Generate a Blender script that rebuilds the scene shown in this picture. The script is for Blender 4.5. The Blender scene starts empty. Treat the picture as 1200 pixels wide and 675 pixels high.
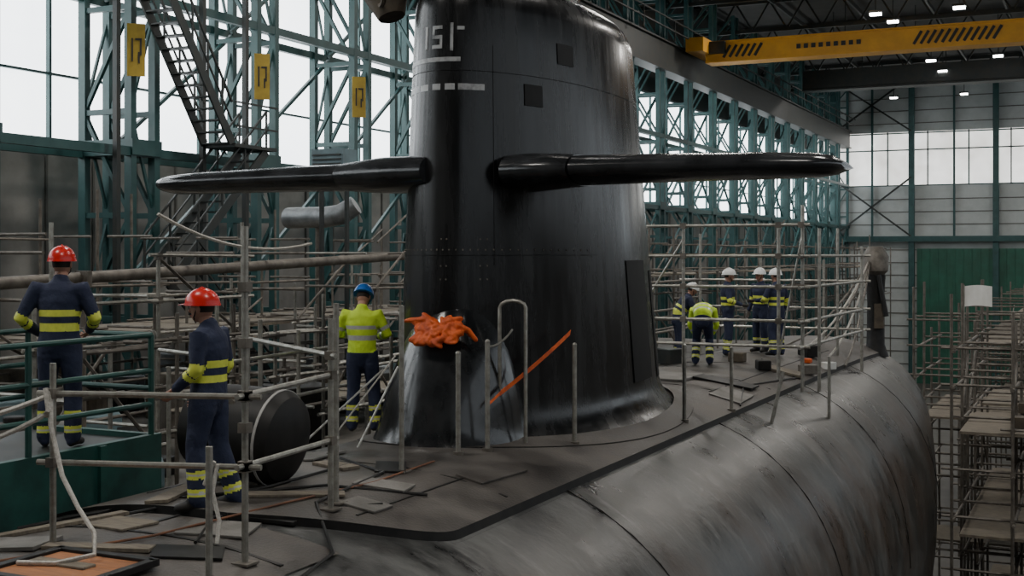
import bpy, bmesh, math, random
from mathutils import Vector, Matrix
random.seed(7)
V=Vector
# ------------------------------------------------------------------ materials
def mat(name,c1,c2=None,rough=.5,metal=0,scale=4,bump=0,bscale=60,rvar=0,stretch=(1,1,1),emit=0,lo=.35,hi=.65,spec=.5,coat=0):
    m=bpy.data.materials.new(name); m.use_nodes=True
    nt=m.node_tree; N=nt.nodes; L=nt.links
    b=N['Principled BSDF']
    tc=N.new('ShaderNodeTexCoord'); mp=N.new('ShaderNodeMapping'); mp.inputs['Scale'].default_value=stretch
    L.new(tc.outputs['Object'],mp.inputs[0])
    nz=N.new('ShaderNodeTexNoise'); nz.inputs['Scale'].default_value=scale; nz.inputs['Detail'].default_value=6; nz.inputs['Roughness'].default_value=.62
    L.new(mp.outputs[0],nz.inputs['Vector'])
    r=N.new('ShaderNodeValToRGB'); c2=c2 or tuple(x*.75 for x in c1)
    r.color_ramp.elements[0].color=(*c1,1); r.color_ramp.elements[1].color=(*c2,1)
    r.color_ramp.elements[0].position=lo; r.color_ramp.elements[1].position=hi
    L.new(nz.outputs['Fac'],r.inputs[0]); L.new(r.outputs[0],b.inputs['Base Color'])
    b.inputs['Roughness'].default_value=rough; b.inputs['Metallic'].default_value=metal
    b.inputs['Specular IOR Level'].default_value=spec; b.inputs['Coat Weight'].default_value=coat
    if rvar:
        mr=N.new('ShaderNodeMapRange'); mr.inputs['To Min'].default_value=max(.03,rough-rvar); mr.inputs['To Max'].default_value=min(1,rough+rvar)
        mr.inputs['From Min'].default_value=.3; mr.inputs['From Max'].default_value=.7
        L.new(nz.outputs['Fac'],mr.inputs['Value']); L.new(mr.outputs[0],b.inputs['Roughness'])
    if bump:
        n2=N.new('ShaderNodeTexNoise'); n2.inputs['Scale'].default_value=bscale; n2.inputs['Detail'].default_value=4
        L.new(mp.outputs[0],n2.inputs['Vector'])
        bp=N.new('ShaderNodeBump'); bp.inputs['Strength'].default_value=bump; bp.inputs['Distance'].default_value=.02
        L.new(n2.outputs['Fac'],bp.inputs['Height']); L.new(bp.outputs[0],b.inputs['Normal'])
    if emit:
        L.new(r.outputs[0],b.inputs['Emission Color']); b.inputs['Emission Strength'].default_value=emit
    return m
M={}
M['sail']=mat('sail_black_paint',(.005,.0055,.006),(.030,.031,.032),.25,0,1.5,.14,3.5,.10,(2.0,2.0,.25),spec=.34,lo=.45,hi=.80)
M['plane']=mat('plane_black_paint',(.012,.013,.014),(.03,.032,.035),.2,0,2,.05,20,.08)
M['fairing']=mat('fairing_glossy_black',(.008,.009,.010),(.028,.030,.032),.20,0,2.2,.25,4,.08,(1,1,.8),coat=.15)
M['sailpatch']=mat('sail_grey_patch',(.34,.35,.355),(.08,.082,.084),.3,0,7,lo=.45,hi=.7)
M['sailedge']=mat('sail_dark_recess',(.004,.004,.004),(.008,.008,.008),.6,spec=.25)
M['deck']=mat('deck_coating',(.034,.030,.027),(.118,.106,.094),.56,0,1.5,.3,35,.16)
M['deckplate']=mat('deck_plate',(.19,.18,.165),(.10,.095,.085),.6,0,3,.2,50)
M['rubber']=mat('black_rubber',(.008,.008,.008),(.018,.017,.016),.5,0,6,spec=.3)
M['hose']=mat('rust_orange_hose',(.22,.08,.03),(.12,.05,.025),.6,0,6)
M['steel']=mat('galvanised_pipe',(.42,.41,.37),(.24,.23,.20),.42,.6,9,.1,80,.1)
M['steel_dk']=mat('weathered_pipe',(.20,.18,.155),(.10,.088,.072),.55,.3,5)
M['plank']=mat('scaffold_plank',(.22,.19,.14),(.12,.10,.08),.8,0,5,.2,30,0,(1,6,1))
M['green']=mat('teal_steel_paint',(.030,.090,.088),(.017,.058,.058),.45,0,2)
M['green2']=mat('green_gangway_paint',(.018,.085,.072),(.010,.045,.04),.45,0,3)
M['darksteel']=mat('dark_stair_steel',(.02,.028,.028),(.035,.035,.03),.5,.2,3)
M['wallpanel']=mat('wall_cladding',(.28,.27,.25),(.20,.19,.18),.75,0,1)
M['endpanel']=mat('end_wall_cladding',(.52,.55,.54),(.42,.45,.44),.7,0,.6)
M['roof']=mat('roof_sheet',(.04,.04,.038),(.055,.055,.05),.8,0,1)
M['floor']=mat('hall_floor_concrete',(.06,.056,.05),(.10,.095,.085),.6,0,.8,.2,20)
M['concrete']=mat('concrete_platform',(.17,.16,.145),(.10,.095,.085),.75,0,1.3,.2,20)
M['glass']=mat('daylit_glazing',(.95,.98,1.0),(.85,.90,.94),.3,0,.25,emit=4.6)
M['added_glow_r']=mat('added_window_glow',(.75,.8,.85),(.5,.55,.6),.3,0,.25,emit=1.3)  # glowing panes out of view, added to put reflections on the hull
M['glass_end']=mat('daylit_end_glazing',(.95,.95,.92),(.62,.60,.56),.3,0,.4,emit=1.6)
M['door']=mat('green_door_paint',(.025,.13,.085),(.02,.09,.06),.5,0,1)
M['yellow']=mat('crane_yellow',(.75,.36,.02),(.6,.28,.02),.45,0,1)
M['black']=mat('black_paint',(.01,.01,.01),(.02,.02,.02),.5)
M['sign']=mat('yellow_sign',(.44,.31,.035),(.34,.23,.025),.6)
M['lamp']=mat('lamp_glow',(1,1,1),(1,.98,.95),.4,emit=14)
M['rope']=mat('white_rope',(.62,.60,.55),(.40,.38,.34),.9,0,40,.4,120)
M['orange']=mat('orange_webbing',(.80,.13,.012),(.45,.06,.008),.6,0,8,.4,40)
M['wood']=mat('orange_plywood',(.42,.17,.06),(.26,.11,.05),.7,0,4,.1,30,0,(1,8,1))
M['navy']=mat('navy_workwear',(.012,.018,.047),(.022,.030,.066),.85,0,7,.9,11)
M['hivis']=mat('hivis_yellow_cloth',(.62,.85,.05),(.48,.68,.03),.75,0,7,.9,11)
M['band']=mat('reflective_yellow_band',(.72,.78,.10),(.60,.66,.08),.5,0,20)
M['silver']=mat('reflective_silver_band',(.6,.62,.6),(.5,.5,.5),.35,.3,20)
M['boot']=mat('boot_leather',(.012,.012,.012),(.025,.023,.02),.6,0,8)
M['skin']=mat('skin',(.42,.22,.15),(.36,.18,.12),.5,0,10)
M['hair']=mat('dark_hair',(.02,.015,.01),(.03,.02,.015),.8,0,40)
M['red']=mat('red_helmet',(.65,.02,.015),(.55,.015,.012),.28,0,5)
M['blue']=mat('blue_helmet',(.02,.16,.55),(.015,.12,.45),.28,0,5)
M['white']=mat('white_helmet',(.8,.8,.78),(.7,.7,.68),.35,0,5)
M['glove']=mat('work_glove',(.05,.05,.05),(.09,.08,.07),.8,0,8)
M['hvac']=mat('hvac_blue_grey',(.18,.27,.30),(.12,.18,.2),.5,0,3)
M['foil']=mat('silver_duct',(.30,.32,.33),(.18,.19,.20),.45,.5,5,.3,14)
M['paper']=mat('paper_sheet',(.75,.75,.72),(.65,.65,.62),.8)
M['ring']=mat('hatch_seal_ring',(.45,.44,.42),(.25,.24,.23),.6,0,5)
M['brown']=mat('brown_tarp',(.10,.08,.055),(.05,.04,.03),.8,0,4,.4,12)
M['eye']=mat('eye_dark',(.01,.01,.01),(.01,.01,.01),.2)

def hullmat():
    m=bpy.data.materials.new('weathered_hull'); m.use_nodes=True
    nt=m.node_tree;N=nt.nodes;L=nt.links;b=N['Principled BSDF']
    tc=N.new('ShaderNodeTexCoord')
    def noise(sc,st,det=6):
        mp=N.new('ShaderNodeMapping'); mp.inputs['Scale'].default_value=st
        L.new(tc.outputs['Object'],mp.inputs[0])
        n=N.new('ShaderNodeTexNoise'); n.inputs['Scale'].default_value=sc; n.inputs['Detail'].default_value=det; n.inputs['Roughness'].default_value=.70
        L.new(mp.outputs[0],n.inputs['Vector']); return n
    n1=noise(1.25,(.6,1.1,.6),10); n2=noise(1.2,(.5,.6,.6)); n3=noise(9,(1,1,1)); n4=noise(3.2,(.4,1.4,.4),8)
    r1=N.new('ShaderNodeValToRGB'); e=r1.color_ramp.elements
    e[0].position=.40;e[0].color=(.013,.014,.014,1);e[1].position=.64;e[1].color=(.120,.123,.118,1)
    L.new(n1.outputs['Fac'],r1.inputs[0])
    r4=N.new('ShaderNodeValToRGB'); e=r4.color_ramp.elements
    e[0].position=.54;e[0].color=(0,0,0,1);e[1].position=.72;e[1].color=(.6,.6,.6,1)
    L.new(n4.outputs['Fac'],r4.inputs[0])
    mx0=N.new('ShaderNodeMixRGB'); mx0.inputs[2].default_value=(.24,.24,.235,1); L.new(r4.outputs[0],mx0.inputs[0]); L.new(r1.outputs[0],mx0.inputs[1])
    r2=N.new('ShaderNodeValToRGB'); e=r2.color_ramp.elements
    e[0].position=.40;e[0].color=(0,0,0,1);e[1].position=.62;e[1].color=(1,1,1,1)
    L.new(n2.outputs['Fac'],r2.inputs[0])
    sx=N.new('ShaderNodeSeparateXYZ'); L.new(tc.outputs['Object'],sx.inputs[0])
    mr=N.new('ShaderNodeMapRange'); mr.inputs['From Min'].default_value=-.25; mr.inputs['From Max'].default_value=-1.2; L.new(sx.outputs['Z'],mr.inputs['Value'])
    mul=N.new('ShaderNodeMath'); mul.operation='MULTIPLY'; L.new(r2.outputs[0],mul.inputs[0]); L.new(mr.outputs[0],mul.inputs[1])
    mul2=N.new('ShaderNodeMath'); mul2.operation='MULTIPLY'; mul2.inputs[1].default_value=.7; L.new(mul.outputs[0],mul2.inputs[0])
    mx=N.new('ShaderNodeMixRGB'); mx.inputs[2].default_value=(.090,.060,.044,1)
    L.new(mul2.outputs[0],mx.inputs[0]); L.new(mx0.outputs[0],mx.inputs[1]); L.new(mx.outputs[0],b.inputs['Base Color'])
    m3=N.new('ShaderNodeMapRange'); m3.inputs['From Min'].default_value=.3;m3.inputs['From Max'].default_value=.7;m3.inputs['To Min'].default_value=.20;m3.inputs['To Max'].default_value=.50
    L.new(n1.outputs['Fac'],m3.inputs['Value']); L.new(m3.outputs[0],b.inputs['Roughness'])
    bp=N.new('ShaderNodeBump'); bp.inputs['Strength'].default_value=.28; bp.inputs['Distance'].default_value=.02
    L.new(n3.outputs['Fac'],bp.inputs['Height']); L.new(bp.outputs[0],b.inputs['Normal'])
    return m
M['hull']=hullmat()

# ------------------------------------------------------------------ mesh builder
class B:
    def __init__(s): s.bm=bmesh.new(); s.mats=[]
    def mi(s,k):
        if k not in s.mats: s.mats.append(k)
        return s.mats.index(k)
    def face(s,vs,k):
        try: f=s.bm.faces.new(vs); f.material_index=s.mi(k); return f
        except ValueError: return None
    def box(s,c,d,k,rot=None):
        c=V(c); h=V(d)/2; R=rot or Matrix.Identity(3); vs=[]
        for x in(-1,1):
            for y in(-1,1):
                for z in(-1,1): vs.append(s.bm.verts.new(c+R@V((x*h.x,y*h.y,z*h.z))))
        for q in((0,1,3,2),(4,6,7,5),(0,4,5,1),(2,3,7,6),(0,2,6,4),(1,5,7,3)): s.face([vs[i] for i in q],k)
    def beam(s,a,b,w,h,k):
        a=V(a);b=V(b);d=b-a;l=d.length
        if l<1e-5:return
        y=d.normalized(); up=V((0,0,1)) if abs(y.z)<.95 else V((1,0,0))
        x=y.cross(up).normalized(); z=x.cross(y)
        R=Matrix((x,y,z)).transposed(); s.box((a+b)/2,(w,l,h),k,R)
    def tube(s,a,b,r,k,n=8,r2=None,cap=True):
        s.loft([(V(a),r,r),(V(b),r2 if r2 else r,r2 if r2 else r)],k,n,cap)
    def loft(s,secs,k,n=12,cap=True,side=None,round_=False):
        P=[V(q[0]) for q in secs]; rings=[]
        if round_:
            d=(P[0]-P[1]).normalized(); q=secs[0]
            d2=(P[-1]-P[-2]).normalized(); q2=secs[-1]
            pre=[(P[0]+d*min(q[1],q[2])*f,q[1]*g,q[2]*g) for f,g in((.95,.3),(.6,.78))]
            post=[(P[-1]+d2*min(q2[1],q2[2])*f,q2[1]*g,q2[2]*g) for f,g in((.6,.78),(.95,.3))]
            secs=pre+list(secs)+post; P=[V(q[0]) for q in secs]
        prevx=None
        for i,q in enumerate(secs):
            a=P[max(0,i-1)];b=P[min(len(P)-1,i+1)]; t=(b-a).normalized()
            if prevx is None:
                sv=V(side) if side else (V((1,0,0)) if abs(t.x)<.9 else V((0,1,0)))
            else: sv=prevx
            if side: sv=V(side)
            x=(sv-t*sv.dot(t))
            if x.length<1e-4: x=V((0,1,0))-t*t.y
            x.normalize(); y=t.cross(x); prevx=x
            rings.append([s.bm.verts.new(P[i]+x*q[1]*math.cos(2*math.pi*j/n)+y*q[2]*math.sin(2*math.pi*j/n)) for j in range(n)])
        for i in range(len(rings)-1):
            for j in range(n):
                s.face([rings[i][j],rings[i][(j+1)%n],rings[i+1][(j+1)%n],rings[i+1][j]],k)
        if cap: s.face(rings[0][::-1],k); s.face(rings[-1],k)
    def poly(s,pts,r,k,n=6): s.loft([(V(p),r,r) for p in pts],k,n)
    def ell(s,c,r,k,n=14,m=9,rot=None,zmin=-1,zmax=1):
        c=V(c);R=rot or Matrix.Identity(3);rings=[]
        p0=math.asin(zmin);p1=math.asin(zmax)
        for i in range(m+1):
            ph=p0+(p1-p0)*i/m; cr=max(math.cos(ph),.002)
            rings.append([s.bm.verts.new(c+R@V((r[0]*cr*math.cos(2*math.pi*j/n),r[1]*cr*math.sin(2*math.pi*j/n),r[2]*math.sin(ph)))) for j in range(n)])
        for i in range(m):
            for j in range(n): s.face([rings[i][j],rings[i][(j+1)%n],rings[i+1][(j+1)%n],rings[i+1][j]],k)
        s.face(rings[0][::-1],k);s.face(rings[-1],k)
    def grid(s,f,nu,nv,k):
        vs=[[s.bm.verts.new(V(f(i/nu,j/nv))) for j in range(nv+1)] for i in range(nu+1)]
        for i in range(nu):
            for j in range(nv): s.face([vs[i][j],vs[i+1][j],vs[i+1][j+1],vs[i][j+1]],k)
    def done(s,name,parent=None,smooth=False,angle=None,fix=True,bevel=0,loc=None):
        if fix: bmesh.ops.recalc_face_normals(s.bm,faces=s.bm.faces)
        me=bpy.data.meshes.new(name); s.bm.to_mesh(me); s.bm.free()
        for k in s.mats: me.materials.append(M[k])
        o=bpy.data.objects.new(name,me); bpy.context.collection.objects.link(o)
        if smooth:
            for p in me.polygons: p.use_smooth=True
            me.set_sharp_from_angle(angle=math.radians(angle or 40))
        if bevel:
            bv=o.modifiers.new('bevel','BEVEL'); bv.width=bevel; bv.segments=2; bv.limit_method='ANGLE'
        if parent: o.parent=parent
        if loc: o.location=loc
        return o
def empty(name,loc=(0,0,0)):
    o=bpy.data.objects.new(name,None); o.location=loc; bpy.context.collection.objects.link(o); return o
def sag(a,b,d,n=12):
    a=V(a);b=V(b); return [a.lerp(b,i/n)-V((0,0,4*d*(i/n)*(1-i/n))) for i in range(n+1)]
def bake(b,voxel,it=3):
    me=bpy.data.meshes.new('tmp'); b.bm.to_mesh(me); b.bm.free()
    o=bpy.data.objects.new('tmp',me); bpy.context.collection.objects.link(o)
    r=o.modifiers.new('r','REMESH'); r.mode='VOXEL'; r.voxel_size=voxel; r.use_smooth_shade=True
    s=o.modifiers.new('s','SMOOTH'); s.factor=.5; s.iterations=it
    dg=bpy.context.evaluated_depsgraph_get(); m2=bpy.data.meshes.new_from_object(o.evaluated_get(dg))
    bpy.data.objects.remove(o); bpy.data.meshes.remove(me)
    for p in m2.polygons: p.use_smooth=True
    return m2

# ------------------------------------------------------------------ hall shell
XW=-22.5; XR=14; YE=107; YB=-14; ZF=-8.5; ZR=17
b=B(); b.box(((XW+XR)/2,(YE+YB)/2,ZF-.2),(XR-XW+1,YE-YB+1,.4),'floor'); b.done('floor')
b=B(); b.box(((XW+XR)/2,(YE+YB)/2,ZR+.15),(XR-XW+1,YE-YB+1,.3),'roof')
b.done('ceiling')
b=B()
y=YB+4
while y<YE:
    b.beam((XW+.2,y,ZR-.2),(XR-.2,y,ZR-.2),.25,.3,'darksteel'); b.beam((XW+.2,y,ZR-1.9),(XR-.2,y,ZR-1.9),.2,.2,'darksteel')
    n=18
    for i in range(n):
        x0=XW+.2+(XR-XW-.4)*i/n;x1=XW+.2+(XR-XW-.4)*(i+1)/n;xm=(x0+x1)/2
        b.beam((x0,y,ZR-1.9),(xm,y,ZR-.2),.1,.1,'darksteel'); b.beam((xm,y,ZR-.2),(x1,y,ZR-1.9),.1,.1,'darksteel')
    y+=9
for x in range(-21,14,4): b.beam((x,YB+.2,ZR-.35),(x,YE-.2,ZR-.35),.12,.25,'darksteel')
b.done('roof_truss')
def sidewall(name,X,sgn,wn,gm):
    b=B()
    b.box((X,(YE+YB)/2,(ZF+4.5)/2),(.3,YE-YB,4.5-ZF),'wallpanel')
    b.box((X,(YE+YB)/2,(11+ZR)/2),(.3,YE-YB,ZR-11),'roof')
    y=YB+1
    while y<YE: b.box((X+sgn*.17,y,(ZF+4.5)/2),(.06,.06,4.5-ZF),'concrete'); y+=1.5
    b.done(name)
    g=B(); g.box((X-sgn*.05,(YE+YB)/2,7.75),(.05,YE-YB,6.5),gm)
    y=YB+.6
    while y<YE: g.box((X+sgn*.05,y,7.75),(.12,.07,6.5),'green'); y+=2.7
    for z in(4.55,6.4,8.7,10.95): g.box((X+sgn*.05,(YE+YB)/2,z),(.1,YE-YB,.06),'green')
    g.done(wn)
sidewall('wall_left',XW,1,'window_1','glass'); sidewall('wall_right',XR,-1,'added_glow_window','added_glow_r')  # right-hand glazing is unseen, added for its reflected light
b=B(); b.box(((XW+XR)/2,YB,(ZF+ZR)/2),(XR-XW,.3,ZR-ZF),'wallpanel'); b.done('wall_front')
b=B(); cx=(XW+XR)/2; w=XR-XW
b.box((cx,YE,(ZF+7.8)/2),(w,.3,7.8-ZF),'endpanel'); b.box((cx,YE,(12.3+ZR)/2),(w,.3,ZR-12.3),'endpanel')
z=-8
while z<16.8:
    if not 7.6<z<12.4: b.box((cx,YE-.18,z),(w,.06,.07),'concrete')
    z+=1.05
b.done('wall_back')
g=B(); g.box((cx,YE+.05,10.05),(w,.05,4.5),'glass_end')
for z in(7.85,10.8,12.2): g.box((cx,YE-.05,z),(w,.12,.1),'green')
x=XW
while x<XR: g.box((x,YE-.05,10.05),(.1,.12,4.5),'green'); x+=3.2
g.done('window_3')
b=B()
for x in(-20.5,-14.1,-7.6,-1.2,5.2): b.box((x,YE-.6,(ZF+ZR)/2),(.45,.5,ZR-ZF),'green')
for x in(-17.3,-10.8,-4.4): b.box((x,YE-.4,(3.4+ZR)/2),(.16,.2,ZR-3.4),'green')
b.beam((XW+.3,YE-.8,3.4),(XR-.3,YE-.8,3.4),.5,.45,'green')
for a,c in(((-20.5,3.6),(-14.1,8.5)),((-14.1,3.6),(-20.5,8.5)),((-20.5,12.3),(-14.1,16.8)),((-14.1,12.3),(-20.5,16.8))):
    b.beam((a[0],YE-.8,a[1]),(c[0],YE-.8,c[1]),.14,.14,'darksteel')
b.done('trim_1')
b=B(); b.box((-6,YE-.4,(ZF+2.6)/2),(15.4,.25,2.6-ZF),'door')
x=-13.4
while x<1.5: b.box((x,YE-.56,(ZF+2.6)/2),(.12,.1,2.6-ZF),'door'); x+=.65
b.done('door_1')

def lattice(b,X,Y,wx,wy,z0,z1,st,k='green'):
    xs=(X-wx/2,X+wx/2);ys=(Y-wy/2,Y+wy/2)
    for x in xs:
        for y in ys: b.box((x,y,(z0+z1)/2),(.2,.17,z1-z0),k)
    z=z0;i=0
    while z<z1-.1:
        z2=min(z+st,z1)
        for y in ys:
            b.beam((xs[i%2],y,z),(xs[1-i%2],y,z2),.09,.09,k); b.beam((xs[0],y,z),(xs[1],y,z),.1,.12,k)
        for x in xs:
            b.beam((x,ys[i%2],z),(x,ys[1-i%2],z2),.06,.06,k)
        z+=st;i+=1
    b.box((X,Y,4.5),(wx+.3,wy+.2,.35),k)
b=B(); cols=[21.4+4.5*i for i in range(-7,20)]
for Y in cols: lattice(b,-20,Y,1.35,.75,ZF,16,2.3)
b.done('lattice_column')
b=B()
b.box((-19.4,(YE+YB)/2,11.8),(.5,YE-YB-.6,1.3),'darksteel')
for z in(11.1,12.5): b.box((-19.4,(YE+YB)/2,z),(.8,YE-YB-.6,.08),'darksteel')
for x in(-18.6,): 
    for z in(12.9,13.4): b.beam((x,YB+.3,z),(x,YE-.9,z),.06,.06,'darksteel')
    for Y in cols: b.beam((x,Y,12.4),(x,Y,13.4),.06,.06,'darksteel')
for Y0,Y1 in zip(cols[:-1],cols[1:]):
    for X in(-20.7,-19.3):
        for z in(4.4,7.9): b.beam((X,Y0,z),(X,Y1,z),.14,.2,'green')
    if Y0>34:
        b.beam((-20.6,Y0,4.4),(-20.6,Y1,7.9),.1,.1,'green');b.beam((-20.6,Y1,4.4),(-20.6,Y0,7.9),.1,.1,'green')
        b.beam((-20.6,Y0,7.9),(-20.6,Y1,11.2),.1,.1,'green')
        b.beam((-19.4,Y0,1),(-19.4,Y1,4.4),.1,.1,'green')
    elif Y0>21:
        for z0 in(1,4.4,7.9): b.beam((-20.4,Y0,z0),(-20.4,Y1,z0+3.4),.09,.09,'green')
b.done('crane_runway_girder')
Rz=Matrix.Rotation(math.radians(40),3,'Z')
for i,Y in enumerate((21.4,25.9,30.4,34.9)):
    b=B(); c=V((-19.05,Y-.5,6.6)); n_=Rz@V((0,-1,0))
    b.box(c,(.38,.04,1.15),'sign',Rz)
    for off,d in(((-.08,0,0),(.035,.03,.5)),((.05,0,.23),(.14,.03,.04)),((.10,0,.06),(.035,.03,.36)),((.06,0,-.17),(.035,.03,.24))):
        b.box(c+n_*.03+Rz@V(off),d,'black',Rz)
    b.box(c-n_*.15,(.08,.3,.08),'green',Rz)
    b.done('number_sign')
cr=empty('overhead_crane',(0,61.4,12.35))
b=B(); b.box((-2.6,0,0),(31,1.0,.95),'yellow'); b.box((-2.6,0,.5),(31,1.2,.08),'yellow'); b.box((-2.6,0,-.5),(31,1.2,.08),'yellow')
b.done('bridge_girder',cr)
b=B()
for x0,n in((-17.0,6),(-7.8,12)):
    for i in range(n):
        x=x0+i*.32; b.beam((x-.18,-.52,-.30),(x+.18,-.52,.30),.04,.13,'black')
for i in range(9): b.box((-13.4+i*.36,-.52,0),(.2,.04,.22),'black')
b.done('lettering',cr)
b=B(); b.box((-18.3,.2,.25),(.9,4,.7),'yellow'); b.box((12.6,.2,.1),(1,4,.9),'yellow'); b.box((-17.5,-.1,.2),(.9,1.3,.6),'darksteel'); b.done('end_truck',cr)
b=B(); b.box((-2.5,22,1.4),(31,.9,1.2),'darksteel'); b.box((-2.5,22,.7),(31,1.2,.1),'darksteel'); b.done('second_girder',cr)
lamps=[]
for Y in(8,20,34,48,76,90,102):
    for X in(-15,-9.5,-4,2,8):
        lamps.append((X+random.uniform(-.4,.4),Y,14.7))
lamps+=[(-10.3,64.5,14.4),(-9.9,67.5,14.5),(-6.2,63.5,14.2),(-9.4,79.5,14.1),(-9.1,83,13.9),(-5.6,80,14.2),(-13,71,14.2)]
b=B()
for p in lamps:
    b.box(p,(.65,.4,.12),'darksteel'); b.box((p[0],p[1],p[2]-.11),(.55,.3,.12),'lamp'); b.tube(p,(p[0],p[1],ZR-.2),.03,'darksteel',5)
b.done('ceiling_lamp')

# ------------------------------------------------------------------ submarine
sub=empty('submarine')
XC=-6.6; NE=2.5
def scl(Y):
    if Y<25: return 1
    return 1-.20*min(1,(Y-25)/7)**1.6
def hull_z(X,Y):
    s=scl(Y); d=min(abs(X-XC)/(3.6*s),.999)
    return -3.7*s+3.7*s*(1-d**NE)**(1/NE)
b=B(); rings=[]; n=96
ys=[-12,-8,-4,0,4,8,12,16,20,24,26,28,29,30,31,32]
secs=[(y,scl(y),1) for y in ys]+[(32+2.4*math.sin(a),scl(32),math.cos(a)) for a in[math.radians(q) for q in(12,25,38,50,62,72,80,86)]]
for y,s,c in secs:
    r=[]
    for j in range(n):
        t=2*math.pi*j/n; cx_=math.cos(t);sz=math.sin(t)
        x=XC+3.6*s*c*math.copysign(abs(cx_)**(2/NE),cx_); z=-3.7*s+3.7*s*c*math.copysign(abs(sz)**(2/NE),sz)
        r.append(b.bm.verts.new((x,y,z)))
    rings.append(r)
for i in range(len(rings)-1):
    for j in range(n): b.face([rings[i][j],rings[i][(j+1)%n],rings[i+1][(j+1)%n],rings[i+1][j]],'hull')
b.face(rings[0],'hull'); b.face(rings[-1],'hull')
b.done('hull',sub,True,50)
def xr(Y):
    if Y>9.2: return -4.87
    t=max(0,(Y-7.95)/1.25); return -6.3+(1.43)*math.sin(t*math.pi/2)**.8
b=B()
Ys=[7.95+1.25*i/14 for i in range(15)]+[9.2+i*.8 for i in range(1,29)]
H=.07; nx=16
def cz(X,Y): return hull_z(X,Y)+H
top=[[b.bm.verts.new((-8.35+(xr(Y)+8.35)*i/nx,Y,cz(-8.35+(xr(Y)+8.35)*i/nx,Y))) for i in range(nx+1)] for Y in Ys]
bot=[[b.bm.verts.new((v.co.x+(.02 if v is r[-1] else 0),v.co.y,v.co.z-H-.03)) for v in (r[0],r[-1])] for r in top]
for i in range(len(Ys)-1):
    for j in range(nx): b.face([top[i][j],top[i][j+1],top[i+1][j+1],top[i+1][j]],'deck')
    b.face([top[i][0],top[i+1][0],bot[i+1][0],bot[i][0]],'rubber'); b.face([top[i][-1],bot[i][1],bot[i+1][1],top[i+1][-1]],'rubber')
fr=[b.bm.verts.new((v.co.x,v.co.y-.005,v.co.z-H-.03)) for v in top[0]]
for j in range(nx): b.face([top[0][j],fr[j],fr[j+1],top[0][j+1]],'rubber')
b.done('deck_casing',sub,True,30)
b=B()
b.grid(lambda u,v:(-8.6+3.4*u,-6+13.9*v,hull_z(-8.6+3.4*u,-6+13.9*v)+.012),18,24,'deck'); b.done('forward_walkway',sub,True,30)
def strip(b,pts,w,h,k,lift=0):
    for a,c in zip(pts[:-1],pts[1:]):
        n=max(1,int((V((*c,0))-V((*a,0))).length/.5))
        for i in range(n):
            p=[a[0]+(c[0]-a[0])*i/n,a[1]+(c[1]-a[1])*i/n]; q=[a[0]+(c[0]-a[0])*(i+1)/n,a[1]+(c[1]-a[1])*(i+1)/n]
            on=lambda t:(H if (t[1]>8.0 and -8.35<t[0]<xr(t[1]) and t[1]<31) else .012)
            b.beam((p[0],p[1],hull_z(*p)+on(p)+lift),(q[0],q[1],hull_z(*q)+on(q)+lift),w,h,k)
b=B()
edge=[(xr(Y)+.02,Y) for Y in Ys]
strip(b,edge,.06,.05,'rubber',-.05)
for Y in(10.4,18.9,20.6,23,25.5): strip(b,[(-8.3,Y),(-5,Y)],.03,.012,'rubber')
for X in(-7.7,-5.5):
    strip(b,[(X,8.6),(X,11.2)],.025,.012,'rubber'); strip(b,[(X,18.7),(X,28)],.03,.012,'rubber')
strip(b,[(-7.6,5),(-7.6,7.8)],.03,.02,'rubber'); strip(b,[(-8.3,7.3),(-5.3,7.3)],.04,.02,'rubber'); strip(b,[(-6.75,7.35),(-6.75,7.9)],.04,.02,'rubber')
for Y in(6.3,11.5,17,22.5,27):
    pts=[]
    for i in range(14):
        t=math.radians(80-i*7); pts.append(V((XC+3.605*abs(math.cos(t))**(2/NE),Y,-3.7+3.705*abs(math.sin(t))**(2/NE))))
    for a,c in zip(pts[:-1],pts[1:]): b.beam(a,c,.012,.012,'rubber')
b.done('deck_seams',sub)
b=B()
def plate(x,y,lx,ly,ang,k,h=.02,lift=0):
    R=Matrix.Rotation(math.radians(ang),3,'Z'); on=H if y>8.2 else .012
    slope=math.atan2(hull_z(x+.2,y)-hull_z(x-.2,y),.4)
    R=Matrix.Rotation(-slope,3,'Y')@R
    b.box((x,y,hull_z(x,y)+on+h/2+lift),(lx,ly,h),k,R)
plate(-6.15,7.65,.55,.45,20,'deckplate'); plate(-6.95,7.45,.5,.35,-10,'plank'); plate(-7.2,6.6,.6,.4,15,'deckplate',.03)
plate(-5.85,9.6,.5,.3,10,'deckplate');plate(-6.2,10.3,.3,.5,30,'rubber');plate(-5.6,8.9,.35,.3,0,'deckplate')
plate(-7.4,10.6,.6,.6,0,'deckplate'); plate(-5.4,10.9,.3,.9,-4,'deck'); plate(-5.2,18.9,.5,1.0,3,'deckplate'); plate(-5.6,20.0,1.0,.5,0,'rubber',.03)
plate(-6.5,19.8,.8,1.2,0,'deckplate',.04); plate(-5.3,22.8,.7,.5,12,'plank',.05); plate(-5.9,7.0,.5,.3,35,'rubber',.02)
plate(-7.5,7.2,.18,1.3,-28,'plank',.03); plate(-7.25,8.5,.2,1.1,20,'plank',.03); plate(-6.25,8.75,.16,.9,-55,'plank',.025); plate(-6.5,6.75,.14,.8,-70,'plank',.03); plate(-7.75,7.9,.5,.4,10,'rubber',.02)
plate(-6.7,10.1,.5,.2,-20,'plank',.03); plate(-6.0,8.1,.45,.12,15,'rubber',.03)
b.done('deck_plates',sub,bevel=.004)
b=B(); hx,hy=-6.25,6.2
for dx,dy,lx,ly in((-.42,0,.07,.75),(.42,0,.07,.75),(0,-.36,.9,.07),(0,.36,.9,.07)): b.box((hx+dx,hy+dy,.03),(lx,ly,.05),'rubber')
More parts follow.
